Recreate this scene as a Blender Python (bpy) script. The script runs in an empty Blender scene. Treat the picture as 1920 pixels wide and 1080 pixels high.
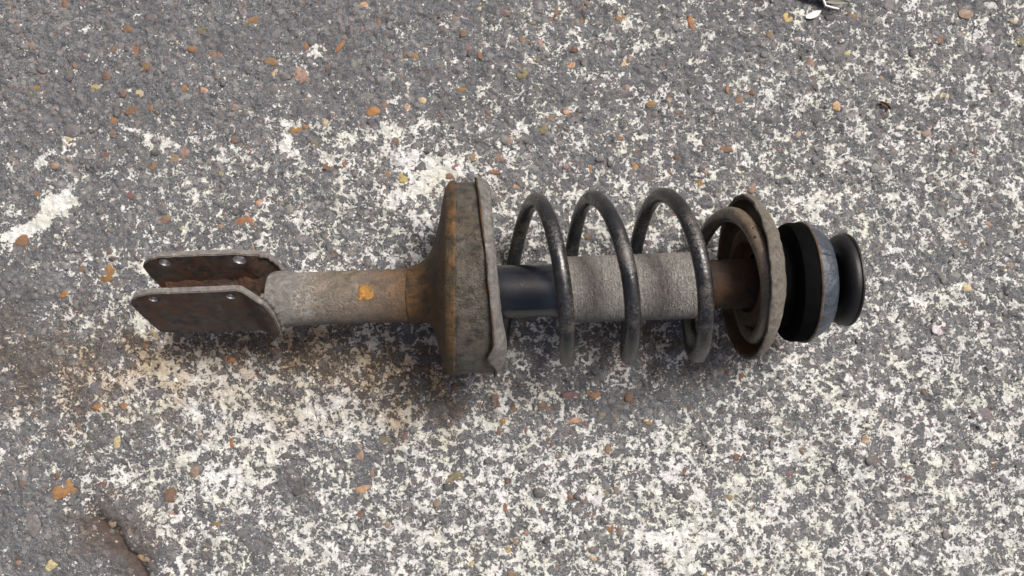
import bpy, bmesh, math, random
import numpy as np
from mathutils import Vector, Matrix, noise as mnoise
from mathutils.geometry import delaunay_2d_cdt

random.seed(7)
RNG = np.random.default_rng(11)
sc = bpy.context.scene
col = sc.collection
PI = math.pi

# ------------------------------------------------------------------ camera
CAM_H = 0.72
cam = bpy.data.objects.new('camera', bpy.data.cameras.new('camera'))
col.objects.link(cam)
cam.location = (0, 0, CAM_H)
cam.rotation_euler = (0, 0, 0)
cam.data.sensor_width = 36
cam.data.lens = 27.0
cam.data.clip_start = 0.02
cam.data.clip_end = 500
sc.camera = cam

# ------------------------------------------------------------------ sky and sun (soft, overcast, from the upper right)
SUN_EL, SUN_AZ = 56, 46          # elevation; azimuth counted from +x towards +y
world = bpy.data.worlds.new('World')
sc.world = world
world.use_nodes = True
wn = world.node_tree
bg = wn.nodes['Background']
sky = wn.nodes.new('ShaderNodeTexSky')
sky.sky_type = 'NISHITA'
sky.sun_disc = False
sky.sun_elevation = math.radians(SUN_EL)
sky.sun_rotation = math.radians(90 - SUN_AZ)
sky.air_density = 0.7
sky.dust_density = 9.0
sky.ozone_density = 0.7
wn.links.new(sky.outputs[0], bg.inputs[0])
bg.inputs[1].default_value = 0.05
sun = bpy.data.objects.new('sun', bpy.data.lights.new('sun', 'SUN'))
col.objects.link(sun)
sun.data.energy = 1.5
sun.data.angle = math.radians(19)
sun.data.color = (1.0, 0.985, 0.955)
_el, _az = math.radians(SUN_EL), math.radians(SUN_AZ)
sdir = Vector((math.cos(_el) * math.cos(_az), math.cos(_el) * math.sin(_az), math.sin(_el)))
sun.rotation_euler = sdir.to_track_quat('Z', 'Y').to_euler()
sun.location = sdir * 3

sc.view_settings.view_transform = 'Standard'
sc.view_settings.look = 'None'
sc.view_settings.exposure = 1.12
sc.view_settings.gamma = 1.0
sc.render.engine = 'CYCLES'
sc.cycles.use_denoising = True

# ------------------------------------------------------------------ helpers
FPX = 1440.0


def at(px, py, z=0.0):
    """where the ray of a photo pixel meets the height z (metres)"""
    s = (CAM_H - z) / FPX
    return Vector(((px - 960) * s, -(py - 540) * s, z))


def link(o, parent=None):
    col.objects.link(o)
    if parent is not None:
        o.parent = parent
    return o


def mesh_obj(name, verts, faces, mat, parent=None, smooth=True):
    me = bpy.data.meshes.new(name)
    me.from_pydata([tuple(v) for v in verts], [], [tuple(f) for f in faces])
    me.validate()
    bm = bmesh.new(); bm.from_mesh(me)
    bmesh.ops.recalc_face_normals(bm, faces=bm.faces)
    bm.to_mesh(me); bm.free()
    if smooth:
        me.polygons.foreach_set('use_smooth', [True] * len(me.polygons))
    if mat is not None:
        me.materials.append(mat)
    return link(bpy.data.objects.new(name, me), parent)


def sharp(o, deg=40):
    """shade smooth with hard edges past the angle"""
    me = o.data
    bm = bmesh.new(); bm.from_mesh(me)
    a = math.radians(deg)
    for e in bm.edges:
        if len(e.link_faces) == 2 and e.calc_face_angle(0) > a:
            e.smooth = False
    bm.to_mesh(me); bm.free()
    return o


def tag(o, label, cat, group=None):
    o['label'] = label; o['category'] = cat
    if group:
        o['group'] = group
    return o


# ---- node shorthand
class NT:
    def __init__(self, tree):
        self.t = tree; self.n = tree.nodes; self.l = tree.links

    def node(self, typ, **kw):
        nd = self.n.new(typ)
        for k, v in kw.items():
            setattr(nd, k, v)
        return nd

    def set(self, sock, v):
        if isinstance(v, bpy.types.NodeSocket):
            self.l.new(v, sock)
        else:
            sock.default_value = v

    def math(self, op, a, b=0.0, c=None, clamp=False):
        nd = self.node('ShaderNodeMath', operation=op, use_clamp=clamp)
        self.set(nd.inputs[0], a); self.set(nd.inputs[1], b)
        if c is not None:
            self.set(nd.inputs[2], c)
        return nd.outputs[0]

    def noise(self, vec, scale, detail=3, rough=0.55, dist=0.0, off=None):
        nd = self.node('ShaderNodeTexNoise')
        if off is not None:
            ad = self.node('ShaderNodeVectorMath', operation='ADD')
            self.l.new(vec, ad.inputs[0]); ad.inputs[1].default_value = off
            vec = ad.outputs[0]
        self.l.new(vec, nd.inputs['Vector'])
        nd.inputs['Scale'].default_value = scale
        nd.inputs['Detail'].default_value = detail
        nd.inputs['Roughness'].default_value = rough
        nd.inputs['Distortion'].default_value = dist
        return nd.outputs[0]

    def voronoi(self, vec, scale, feature='F1', out='Distance', rnd=1.0):
        nd = self.node('ShaderNodeTexVoronoi', feature=feature)
        self.l.new(vec, nd.inputs['Vector'])
        nd.inputs['Scale'].default_value = scale
        nd.inputs['Randomness'].default_value = rnd
        return nd.outputs[out]

    def ramp(self, v, lo, hi, a=0.0, b=1.0):
        nd = self.node('ShaderNodeMapRange')
        self.set(nd.inputs['Value'], v)
        nd.inputs['From Min'].default_value = lo; nd.inputs['From Max'].default_value = hi
        nd.inputs['To Min'].default_value = a; nd.inputs['To Max'].default_value = b
        return nd.outputs[0]

    def mix(self, f, a, b, mode='MIX'):
        nd = self.node('ShaderNodeMix', data_type='RGBA', blend_type=mode)
        self.set(nd.inputs[0], f)
        for i, v in ((6, a), (7, b)):
            if isinstance(v, bpy.types.NodeSocket):
                self.l.new(v, nd.inputs[i])
            else:
                nd.inputs[i].default_value = (*v, 1)
        return nd.outputs[2]

    def bump(self, h, strength=1.0, dist=0.001, normal=None):
        nd = self.node('ShaderNodeBump')
        self.set(nd.inputs['Height'], h)
        nd.inputs['Strength'].default_value = strength
        nd.inputs['Distance'].default_value = dist
        if normal is not None:
            self.l.new(normal, nd.inputs['Normal'])
        return nd.outputs[0]


def new_mat(name):
    m = bpy.data.materials.new(name)
    m.use_nodes = True
    nt = NT(m.node_tree)
    b = m.node_tree.nodes['Principled BSDF']
    return m, nt, b


# ------------------------------------------------------------------ ground: worn concrete with exposed pebbles and flaking white paint
def paint_group():
    g = bpy.data.node_groups.new('paint_mask', 'ShaderNodeTree')
    g.interface.new_socket('Vector', in_out='INPUT', socket_type='NodeSocketVector')
    g.interface.new_socket('Cover', in_out='INPUT', socket_type='NodeSocketFloat')
    g.interface.new_socket('Mask', in_out='OUTPUT', socket_type='NodeSocketFloat')
    g.interface.new_socket('Colour', in_out='OUTPUT', socket_type='NodeSocketColor')
    nt = NT(g)
    gi = nt.node('NodeGroupInput'); go = nt.node('NodeGroupOutput')
    v = gi.outputs['Vector']
    n1 = nt.noise(v, 54, 3, 0.55, 0.4)
    n2 = nt.noise(v, 180, 4, 0.66, 0.9)
    n3 = nt.noise(v, 480, 3, 0.65, 0.5, (3, 1, 0))
    wn_ = nt.node('ShaderNodeTexNoise'); nt.l.new(v, wn_.inputs['Vector']); wn_.inputs['Scale'].default_value = 130; wn_.inputs['Detail'].default_value = 2
    wv = nt.node('ShaderNodeVectorMath', operation='MULTIPLY_ADD')
    nt.l.new(wn_.outputs['Color'], wv.inputs[0]); wv.inputs[1].default_value = (.010, .010, 0); nt.l.new(v, wv.inputs[2])
    ve = nt.voronoi(wv.outputs[0], 92, 'DISTANCE_TO_EDGE')
    vs = nt.ramp(ve, 0.02, 0.30, 1, -1)
    f = nt.math('MULTIPLY_ADD', nt.math('SUBTRACT', n1, 0.5), 3.0, nt.math('MULTIPLY', nt.math('SUBTRACT', n2, 0.5), 3.8))
    f = nt.math('MULTIPLY_ADD', nt.math('SUBTRACT', n3, 0.5), 3.0, f)
    f = nt.math('MULTIPLY_ADD', vs, 0.40, f)
    f = nt.math('MULTIPLY_ADD', gi.outputs['Cover'], 0.62, nt.math('SUBTRACT', f, 0.17))
    mask = nt.ramp(f, -0.10, 0.12)
    hole = nt.ramp(nt.noise(v, 760, 3, 0.7, 0.2, (2, 2, 9)), 0.30, 0.42)
    mask = nt.math('MULTIPLY', mask, nt.math('MAXIMUM', hole, nt.ramp(f, 0.9, 1.8)))
    nt.l.new(mask, go.inputs['Mask'])
    tint = nt.noise(v, 26, 3, 0.6, 0, (9, 4, 0))
    grime = nt.ramp(nt.noise(v, 300, 4, 0.7, 0, (1, 8, 0)), 0.35, 0.7)
    c = nt.mix(nt.ramp(tint, 0.4, 0.65), (0.77, 0.765, 0.75), (0.70, 0.71, 0.615))
    c = nt.mix(nt.math('MULTIPLY', grime, 0.36), c, (0.42, 0.405, 0.38))
    c = nt.mix(nt.ramp(nt.noise(v, 90, 3, 0.6, 0.3, (5, 5, 5)), 0.50, 0.78, 0, 0.45), c, (0.38, 0.36, 0.33))
    nt.l.new(c, go.inputs['Colour'])
    return g


PAINT = paint_group()


def paint_node(nt, vec, cover):
    nd = nt.node('ShaderNodeGroup'); nd.node_tree = PAINT
    nt.l.new(vec, nd.inputs['Vector']); nt.set(nd.inputs['Cover'], cover)
    return nd.outputs['Mask'], nd.outputs['Colour']


def ground_material():
    m, nt, b = new_mat('worn_concrete')
    pos = nt.node('ShaderNodeNewGeometry').outputs['Position']
    cov = nt.node('ShaderNodeAttribute', attribute_name='cover').outputs['Fac']
    dirt = nt.node('ShaderNodeAttribute', attribute_name='dirt').outputs['Fac']
    mask, pc = paint_node(nt, pos, cov)
    fine = nt.noise(pos, 620, 4, 0.75)
    mid = nt.noise(pos, 170, 4, 0.6, 0.4, (5, 5, 0))
    low = nt.noise(pos, 14, 3, 0.5, 0, (2, 7, 0))
    c = nt.mix(nt.ramp(fine, 0.40, 0.63), (0.047, 0.048, 0.051), (0.22, 0.226, 0.236))
    c = nt.mix(nt.math('MULTIPLY', nt.ramp(mid, 0.45, 0.68), 0.55), c, (0.16, 0.16, 0.163))
    cellc = nt.voronoi(pos, 260, out='Color')
    sep = nt.node('ShaderNodeSeparateColor'); nt.l.new(cellc, sep.inputs[0])
    c = nt.mix(nt.math('MULTIPLY', nt.ramp(sep.outputs[0], 0.8, 0.9), 0.5), c, (0.33, 0.31, 0.29))
    c = nt.mix(nt.math('MULTIPLY', nt.ramp(sep.outputs[1], 0.90, 0.95), 0.3), c, (0.24, 0.14, 0.085))
    c = nt.mix(nt.math('MULTIPLY', nt.ramp(low, 0.42, 0.62), 0.38), c, (0.085, 0.083, 0.092))
    shade_stain = nt.node('ShaderNodeAttribute', attribute_name='shade_stain').outputs['Fac']
    shade_stain = nt.math('MULTIPLY', shade_stain, nt.ramp(nt.noise(pos, 40, 4, 0.6, 0.3, (6, 1, 0)), 0.22, 0.52))
    c = nt.mix(nt.math('MULTIPLY', dirt, 0.75), c, (0.072, 0.047, 0.033))
    c = nt.mix(nt.math('MULTIPLY', mask, 0.96), c, pc)
    c = nt.mix(shade_stain, c, (0.66, 0.50, 0.345), 'MULTIPLY')  # browns concrete and paint: painted strut shadow plus mud
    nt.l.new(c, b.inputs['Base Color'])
    b.inputs['Roughness'].default_value = 0.82
    b.inputs['Specular IOR Level'].default_value = 0.35
    h = nt.math('MULTIPLY_ADD', fine, 0.75, nt.math('MULTIPLY', mid, 1.2))
    h = nt.math('MULTIPLY_ADD', mask, 0.45, h)
    nt.l.new(nt.bump(h, 1.0, 0.0015), b.inputs['Normal'])
    return m


def pebble_material(per_object):
    m, nt, b = new_mat('pebble_stone' if per_object else 'aggregate_stone')
    pos = nt.node('ShaderNodeNewGeometry').outputs['Position']
    if per_object:
        oi = nt.node('ShaderNodeObjectInfo')
        base, cov = oi.outputs['Color'], oi.outputs['Alpha']
        cov = nt.math('MULTIPLY_ADD', cov, 6.0, -4.5)
    else:
        base = nt.node('ShaderNodeAttribute', attribute_name='stone').outputs['Color']
        cov = nt.node('ShaderNodeAttribute', attribute_name='cover').outputs['Fac']
    mask, pc = paint_node(nt, pos, cov)
    a = nt.noise(pos, 240, 4, 0.65)
    f = nt.noise(pos, 900, 3, 0.7)
    c = nt.mix(nt.ramp(a, 0.35, 0.7), base, (0.5, 0.47, 0.45), 'MULTIPLY')
    c = nt.mix(nt.math('MULTIPLY', nt.ramp(f, 0.5, 0.75), 0.35), c, (0.20, 0.18, 0.165))
    film = nt.noise(pos, 210, 4, 0.7, 0.6, (3, 9, 0))
    c = nt.mix(nt.math('MULTIPLY', nt.ramp(film, 0.54, 0.60), 0.8), c, nt.mix(nt.ramp(f, 0.35, 0.65), (0.06, 0.058, 0.057), (0.22, 0.21, 0.205)))
    c = nt.mix(mask, c, pc)
    nt.l.new(c, b.inputs['Base Color'])
    b.inputs['Roughness'].default_value = 0.7
    b.inputs['Specular IOR Level'].default_value = 0.4
    h = nt.math('MULTIPLY_ADD', mask, 0.4, nt.math('ADD', a, nt.math('MULTIPLY', f, 0.6)))
    nt.l.new(nt.bump(h, 0.6, 0.0008), b.inputs['Normal'])
    return m


M_GROUND = ground_material()
M_PEB = pebble_material(True)
M_AGG = pebble_material(False)

# how much of the paint is left, by 120 px squares of the photograph (rows from the top)
COVER = np.array([
    [.07, .08, .08, .09, .09, .09, .12, .15, .25, .26, .25, .22, .25, .28, .30, .28],
    [.09, .08, .09, .12, .17, .13, .20, .24, .28, .28, .26, .29, .32, .32, .37, .38],
    [.12, .22, .28, .30, .34, .40, .46, .40, .32, .28, .34, .34, .38, .34, .40, .38],
    [.22, .18, .24, .30, .32, .36, .46, .50, .46, .48, .42, .48, .48, .40, .40, .34],
    [.22, .32, .36, .38, .34, .36, .42, .46, .42, .42, .42, .44, .44, .40, .36, .36],
    [.20, .30, .46, .46, .42, .38, .40, .40, .34, .32, .32, .36, .44, .44, .44, .40],
    [.30, .32, .52, .50, .50, .50, .50, .44, .40, .30, .36, .48, .48, .50, .48, .44],
    [.20, .38, .52, .58, .54, .42, .50, .54, .54, .50, .58, .58, .46, .50, .50, .50],
    [.14, .20, .42, .48, .50, .50, .50, .50, .50, .46, .62, .62, .50, .50, .50, .50]])
# blobs: px, py, radius x, radius y, angle, change of the cover score
BLOBS = [(110, 385, 42, 26, 35, 3.2), (45, 432, 46, 13, 18, 3.0), (85, 300, 30, 12, 45, 1.6), (130, 278, 14, 22, 20, 1.8),
         (790, 345, 60, 22, 25, 1.5), (830, 320, 40, 16, 0, 1.0), (740, 245, 80, 16, 8, .9), (540, 275, 12, 34, 40, 1.5), (570, 235, 60, 12, 0, 1.1),
         (370, 440, 40, 60, 0, .3), (290, 690, 60, 22, 0, .5), (350, 720, 120, 40, 0, .3), (560, 800, 120, 26, 25, .5),
         (430, 920, 50, 60, 30, .5), (700, 800, 60, 14, 10, .8), (790, 790, 20, 60, 0, .5), (250, 590, 14, 40, 30, 1.1),
         (265, 500, 26, 12, 30, .8), (170, 55, 30, 8, 15, 1.8), (240, 240, 40, 8, -20, 1.6), (280, 262, 16, 16, 0, 1.4),
         (590, 95, 26, 14, 20, 1.7), (780, 290, 60, 30, 0, .4), (1000, 60, 36, 10, 0, 1.0), (1160, 55, 40, 12, 20, .8),
         (1270, 1000, 60, 60, 0, .25), (1240, 850, 70, 60, 0, .25), (1480, 200, 80, 16, 5, .5),
         (250, 1040, 40, 60, 35, -3), (225, 985, 26, 40, 40, -2.5), (60, 985, 110, 60, 0, -.5), (255, 820, 40, 30, 0, -.8),
         (480, 640, 90, 18, 0, -.6), (830, 770, 60, 30, 20, -1.2), (700, 860, 50, 30, 0, -.8), (560, 905, 30, 50, 10, -1.3),
         (470, 1010, 40, 60, 20, -.8), (1200, 760, 110, 26, 0, -.9), (1610, 660, 60, 30, 0, -.5),
         (1850, 480, 60, 40, 0, -.3), (60, 690, 60, 50, 0, -.5), (60, 560, 50, 60, 0, -.4), (1320, 700, 60, 30, 0, -.8)]


def ppf(p):
    """inverse of the normal distribution (Acklam, central part good enough here)"""
    p = np.clip(p, 0.01, 0.99)
    t = np.sqrt(-2 * np.log(np.minimum(p, 1 - p)))
    z = t - (2.30753 + 0.27061 * t) / (1 + 0.99229 * t + 0.04481 * t * t)
    return np.where(p < 0.5, -z, z)


def cover_at(x, y):
    """x, y arrays in metres -> score of paint cover"""
    px = x * FPX / CAM_H + 960; py = 540 - y * FPX / CAM_H
    q = ppf(COVER)
    gx = np.clip(px / 120 - 0.5, 0, 14.999); gy = np.clip(py / 120 - 0.5, 0, 7.999)
    ix = gx.astype(int); iy = gy.astype(int); fx = gx - ix; fy = gy - iy
    fx = fx * fx * (3 - 2 * fx); fy = fy * fy * (3 - 2 * fy)
    out = (q[iy, ix] * (1 - fx) * (1 - fy) + q[iy, ix + 1] * fx * (1 - fy) + q[iy + 1, ix] * (1 - fx) * fy + q[iy + 1, ix + 1] * fx * fy)
    for bx, by, rx, ry, an, k in BLOBS:
        a = math.radians(an); dx = px - bx; dy = -(py - by)
        u = (dx * math.cos(a) + dy * math.sin(a)) / rx; w = (-dx * math.sin(a) + dy * math.cos(a)) / ry
        out = out + k * np.exp(-np.clip((u * u + w * w), 0, 40) ** 1.5)
    return out


def spectral(n_y, n_x, step, wl, seed):
    """smooth random field with typical wavelength wl (m), unit variance"""
    r = np.random.default_rng(seed).standard_normal((n_y, n_x))
    fy = np.fft.fftfreq(n_y, step)[:, None]; fx = np.fft.rfftfreq(n_x, step)[None, :]
    k2 = fx * fx + fy * fy
    s = wl / 2.6
    f = np.fft.irfft2(np.fft.rfft2(r) * np.exp(-2 * (PI * s) ** 2 * k2 / 2), s=(n_y, n_x))
    return f / f.std()


STEP = 0.001
HX, HY = 0.56, 0.34
nx, ny = int(2 * HX / STEP) + 1, int(2 * HY / STEP) + 1
gx = np.linspace(-HX, HX, nx); gy = np.linspace(-HY, HY, ny)
H = (0.0011 * spectral(ny, nx, STEP, 0.09, 1) + 0.0005 * spectral(ny, nx, STEP, 0.03, 2)
     + 0.00046 * spectral(ny, nx, STEP, 0.011, 3) + 0.00040 * spectral(ny, nx, STEP, 0.0052, 4) + 0.00012 * spectral(ny, nx, STEP, 0.003, 5))
X, Y = np.meshgrid(gx, gy)
PX = X * FPX / CAM_H + 960; PY = 540 - Y * FPX / CAM_H
wob = 10 * spectral(ny, nx, STEP, 0.02, 8) + 7 * spectral(ny, nx, STEP, 0.05, 9)


def seg_dist(ax, ay, bx, by):
    dx, dy = bx - ax, by - ay; L2 = dx * dx + dy * dy
    t = np.clip(((PX - ax) * dx + (PY - ay) * dy) / L2, 0, 1)
    d = np.hypot(PX - ax - t * dx, PY - ay - t * dy)
    side = np.sign((PX - ax) * dy - (PY - ay) * dx)
    return d, side


# broken edge at the lower left: the slab steps down towards the corner
DIRT = np.zeros_like(H)
edge = [(160, 905), (190, 968), (222, 1000), (262, 1042), (300, 1110), (330, 1180)]
dmin = np.full_like(H, 1e9); sd = np.ones_like(H)
for (a, b_) in zip(edge[:-1], edge[1:]):
    d, s = seg_dist(*a, *b_)
    up = d < dmin
    dmin = np.where(up, d, dmin); sd = np.where(up, s, sd)
sdist = dmin * sd + wob * 0.6                       # positive = which side of the edge line
low_side = seg_dist(190, 968, 262, 1042)[1][ny // 2 - 300, 0]
sdist = sdist * low_side                            # >0 towards the lower left corner
fade = np.clip((PY - 915) / 70, 0, 1)
H -= 0.007 * fade * np.exp(-((sdist - 14) / 17) ** 2) + 0.003 * fade * np.clip((sdist + 4) / 14, 0, 1)
DIRT = np.maximum(DIRT, fade * np.exp(-((sdist - 14) / 26) ** 2))
# shallow trowel grooves and pits
for (a, b_, dep, wid) in [((1600, 90), (1700, 190), .0022, 9), ((1160, 150), (1210, 240), .0012, 5), ((640, 20), (700, 60), .0015, 7),
                          ((1860, 500), (1880, 560), .0022, 10), ((1490, 860), (1560, 960), .0016, 8), ((1240, 920), (1290, 990), .0016, 7),
                          ((1040, 480), (1100, 430), .001, 6), ((1710, 900), (1800, 1060), .0018, 9), ((255, 0), (270, 130), .0012, 8),
                          ((960, 110), (1010, 180), .0012, 6), ((1880, 640), (1920, 700), .002, 9), ((60, 180), (120, 240), .0012, 8)]:
    d, s = seg_dist(*a, *b_)
    H -= dep * np.exp(-((d + wob * 0.5) / wid) ** 2)
pits = spectral(ny, nx, STEP, 0.012, 21)
H -= 0.0016 * np.clip(pits - 2.1, 0, 1.2)
# warm brown of the strut's shadow painted into the concrete, with some rusty mud
SHADE_STAIN = np.zeros_like(H)
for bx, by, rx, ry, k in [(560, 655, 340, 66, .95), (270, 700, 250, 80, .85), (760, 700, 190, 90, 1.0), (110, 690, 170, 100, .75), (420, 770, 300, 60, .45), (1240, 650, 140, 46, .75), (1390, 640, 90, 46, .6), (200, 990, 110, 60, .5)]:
    SHADE_STAIN = np.maximum(SHADE_STAIN, k * np.exp(-(((PX - bx + 2 * wob) / rx) ** 2 + ((PY - by + 2 * wob) / ry) ** 2) ** 1.2))
EDGE = np.clip(np.minimum((HX - np.abs(X)), (HY - np.abs(Y))) / 0.03, 0, 1)
H = H * EDGE
COV = cover_at(X, Y) - 1.2 * np.clip(pits - 1.9, 0, 1)


def sample(F, x, y):
    i = int(np.clip(round((y + HY) / STEP), 0, ny - 1)); j = int(np.clip(round((x + HX) / STEP), 0, nx - 1))
    return float(F[i, j])


def build_ground():
    far = [0.03, 0.08, 0.2, 0.5, 1.5, 5, 20, 80]
    xs = np.concatenate([-HX - np.array(far[::-1]), gx, HX + np.array(far)])
    ys = np.concatenate([-HY - np.array(far[::-1]), gy, HY + np.array(far)])
    k = len(far)
    XX, YY = np.meshgrid(xs, ys)
    pad = lambda F: np.pad(F, k, mode='edge')
    ZZ = np.pad(H, k)
    co = np.stack([XX, YY, ZZ], -1).reshape(-1, 3).astype(np.float32)
    W, Hh = len(xs), len(ys)
    idx = np.arange(W * Hh).reshape(Hh, W)
    q = np.stack([idx[:-1, :-1], idx[:-1, 1:], idx[1:, 1:], idx[1:, :-1]], -1).reshape(-1).astype(np.int32)
    nf = len(q) // 4
    me = bpy.data.meshes.new('ground')
    me.vertices.add(len(co)); me.vertices.foreach_set('co', co.ravel())
    me.loops.add(len(q)); me.loops.foreach_set('vertex_index', q)
    me.polygons.add(nf); me.polygons.foreach_set('loop_start', np.arange(nf, dtype=np.int32) * 4)
    me.polygons.foreach_set('use_smooth', np.ones(nf, bool))
    me.update(calc_edges=True)
    for nm, F in (('cover', COV), ('dirt', DIRT), ('shade_stain', SHADE_STAIN)):
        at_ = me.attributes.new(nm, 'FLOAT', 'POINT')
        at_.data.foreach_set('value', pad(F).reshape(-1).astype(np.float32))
    me.materials.append(M_GROUND)
    o = link(bpy.data.objects.new('ground', me))
    o['kind'] = 'structure'
    o['label'] = 'worn grey concrete with exposed pebbles and flaking white paint'
    return o


ground = build_ground()

# ---- pebbles
TONES = dict(o=(.27, .145, .07), ob=(.36, .17, .06), br=(.19, .112, .07), rb=(.19, .095, .066), mu=(.30, .17, .045), cr=(.58, .48, .28),
             ye=(.48, .38, .13), pk=(.33, .22, .17), pe=(.52, .32, .19), ro=(.24, .125, .12), mv=(.15, .13, .138), ol=(.20, .17, .085),
             gr=(.155, .15, .15), gl=(.24, .235, .23), gd=(.10, .097, .097), wh=(.62, .59, .56), tn=(.27, .19, .125))
PEBBLES = """470 40 36 22 20 o;237 55 26 14 0 o;216 93 22 22 0 br;253 97 34 20 0 o;405 104 30 16 -12 ob;508 116 28 16 -20 o;272 126 30 14 15 o
69 168 30 16 0 mu;200 143 18 18 0 br;232 175 18 18 0 br;178 165 20 16 0 ye;264 177 16 16 0 cr;345 166 14 16 40 o;384 168 16 16 0 pe
255 208 42 18 5 br;286 201 22 16 10 o;210 226 22 22 40 ob;440 202 16 14 0 pk;361 92 20 14 0 o;380 58 22 14 20 ol;560 142 36 28 30 pk
576 87 16 18 0 o;637 80 16 34 -35 ob;135 246 34 26 0 mv;129 265 24 20 0 cr;104 311 18 16 0 pk;200 293 16 14 0 rb;288 310 20 18 0 o
247 366 18 16 0 ro;320 298 30 20 0 tn;345 286 20 16 0 pk;468 279 10 16 0 ro;440 262 16 16 0 br;556 243 28 14 20 mu;574 237 14 12 0 o
612 232 24 14 -35 cr;614 313 14 14 0 o;418 325 18 12 0 cr;487 380 16 12 0 pe;72 364 16 10 0 o;313 408 20 18 0 tn;458 418 40 24 15 o
45 451 36 22 10 o;134 456 10 16 0 tn;204 513 38 30 25 mu;117 550 22 20 0 ob;152 503 18 16 0 br;345 429 18 14 20 cr;416 423 16 16 0 tn
40 622 16 12 0 br;280 647 22 16 0 ob;288 625 32 22 0 ye;433 674 24 12 -10 ob;541 680 24 12 -30 tn;188 763 24 14 -12 ob;233 755 14 24 0 o
223 828 16 26 -10 cr;374 821 12 14 0 mu;431 830 22 22 0 ob;136 832 12 12 0 ol;124 915 62 36 28 ob;195 905 40 20 -15 rb;42 908 18 14 0 br
322 928 32 26 20 br;208 983 16 18 0 pk;406 983 14 14 0 mu;95 1060 32 18 38 cr;680 8 18 16 0 pe;710 38 8 20 0 o;680 55 14 14 0 ro
770 105 30 14 -20 mu;868 170 26 12 5 mu;880 88 16 16 0 ro;900 103 10 16 0 o;700 210 28 18 10 ob;722 200 10 16 0 o;760 200 16 16 0 pe
792 188 16 12 -20 cr;825 215 16 14 0 ro;743 265 16 14 0 br;757 332 18 28 0 ye;726 328 12 16 0 o;648 312 18 18 0 rb;786 274 30 16 10 gr
790 312 26 26 0 gd;828 292 28 30 0 gr;841 330 18 16 0 br;852 312 14 14 0 ro;888 296 16 16 0 tn;935 296 20 18 0 tn;925 322 24 10 0 o
953 264 18 16 0 pk;968 350 16 12 0 pe;1000 39 16 16 0 tn;1035 38 12 14 0 o;1043 22 8 16 0 o;1094 38 16 18 0 ob;1094 14 14 8 0 o
1166 28 24 32 -15 o;980 73 14 14 0 o;1016 80 16 18 0 pk;1068 120 22 18 0 pe;1064 208 18 16 0 pe;1031 220 20 6 0 o;1018 242 16 22 0 ol
1108 320 28 18 0 ob;1192 312 12 16 0 mu;1161 257 16 20 20 o;1062 312 14 12 0 ro;1222 195 22 14 15 mu;1256 190 16 16 0 pe;1271 210 14 8 0 o
1246 118 8 26 -10 br;1170 116 10 16 0 cr;1296 42 12 26 15 ob;1476 32 22 18 -40 ye;1385 188 16 24 0 tn;1363 168 8 18 0 o;1567 200 18 18 0 pe
1508 198 10 16 0 ro;1497 248 18 18 0 pe;1587 105 14 16 0 ye;1360 280 26 14 0 o;1464 278 14 14 0 ro;1735 248 22 18 0 pk;1764 182 28 14 0 cr
1312 343 14 14 0 mu;1812 25 28 18 0 pk;1856 8 22 20 0 wh;1858 98 46 30 -15 gl;1912 140 22 26 0 wh;1428 312 20 24 30 wh;1640 316 18 18 0 gl
1020 140 28 20 0 gl;686 182 28 18 0 gl;672 856 20 46 8 pk;697 888 10 18 20 tn;684 918 36 16 0 pe;668 965 26 26 0 br;724 983 26 16 -15 pk
693 1013 14 12 0 o;899 758 10 14 0 o;930 752 18 26 0 br;967 768 16 14 0 o;1016 760 16 14 0 br;945 792 18 18 0 mu;935 808 12 14 0 rb
1031 796 16 14 0 rb;987 808 8 18 0 ro;1075 790 32 12 8 pe;1100 792 10 14 0 ro;1112 737 28 18 -10 o;1070 742 32 16 0 ro;1130 776 16 14 20 tn
1182 744 22 24 0 br;1028 826 24 34 0 br;1048 856 16 16 0 tn;1032 875 14 10 0 pk;1140 843 12 18 20 o;1155 920 10 16 0 tn;1096 937 16 16 0 tn
947 952 8 18 0 o;987 1000 10 16 0 pk;968 1015 14 14 0 tn;953 1030 10 14 0 ye;1142 988 20 24 15 o;884 1060 10 14 0 ye;1112 1047 16 16 0 pe
1110 1028 14 6 0 o;855 895 30 20 15 ol;730 824 44 28 0 ol;760 820 14 16 0 rb;843 903 16 16 0 tn;1442 823 14 18 0 mu;1392 708 14 20 15 o
1364 695 8 12 0 rb;1383 858 16 14 0 rb;1480 888 16 14 0 ro;1622 824 16 18 0 pe;1672 870 26 20 0 gr;1284 886 10 16 0 br;1366 935 18 14 0 ol
1810 540 18 16 0 cr;1760 615 32 24 0 wh;1660 450 30 20 0 gl;560 905 30 56 10 gd;470 1020 34 40 0 gr;60 985 30 40 0 gr;290 745 34 30 0 mv
180 730 34 30 0 mv;820 770 40 30 20 gd;540 860 30 26 0 gd;1520 690 30 20 0 mv;1850 780 40 30 0 mv;1280 930 40 26 -20 gd;1240 740 36 24 0 gd"""


def pebble_mesh(seed):
    bm = bmesh.new()
    bmesh.ops.create_icosphere(bm, subdivisions=2, radius=1.0)
    o = Vector((seed * 7.3, seed * 3.1, seed * 1.7))
    for v in bm.verts:
        d = v.co.normalized()
        k = 1 + 0.42 * mnoise.noise(d * 1.1 + o) + 0.26 * mnoise.noise(d * 2.6 + o)
        # chipped, slightly angular faces
        for c in range(5):
            a = c * 2.4 + seed
            n = Vector((math.cos(a), math.sin(a), 0.25 * math.sin(3 * a)))
            dd = d.dot(n.normalized()) * k
            if dd > 0.84:
                k *= 0.84 / dd
        v.co = Vector((d.x * k, d.y * k, d.z * k * 0.9))
        if v.co.z > 0.45:
            v.co.z = 0.45 + (v.co.z - 0.45) * 0.45
    for f in bm.faces:
        f.smooth = True
    me = bpy.data.meshes.new('pebble'); bm.to_mesh(me); bm.free()
    me.materials.append(M_PEB)
    return me


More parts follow.
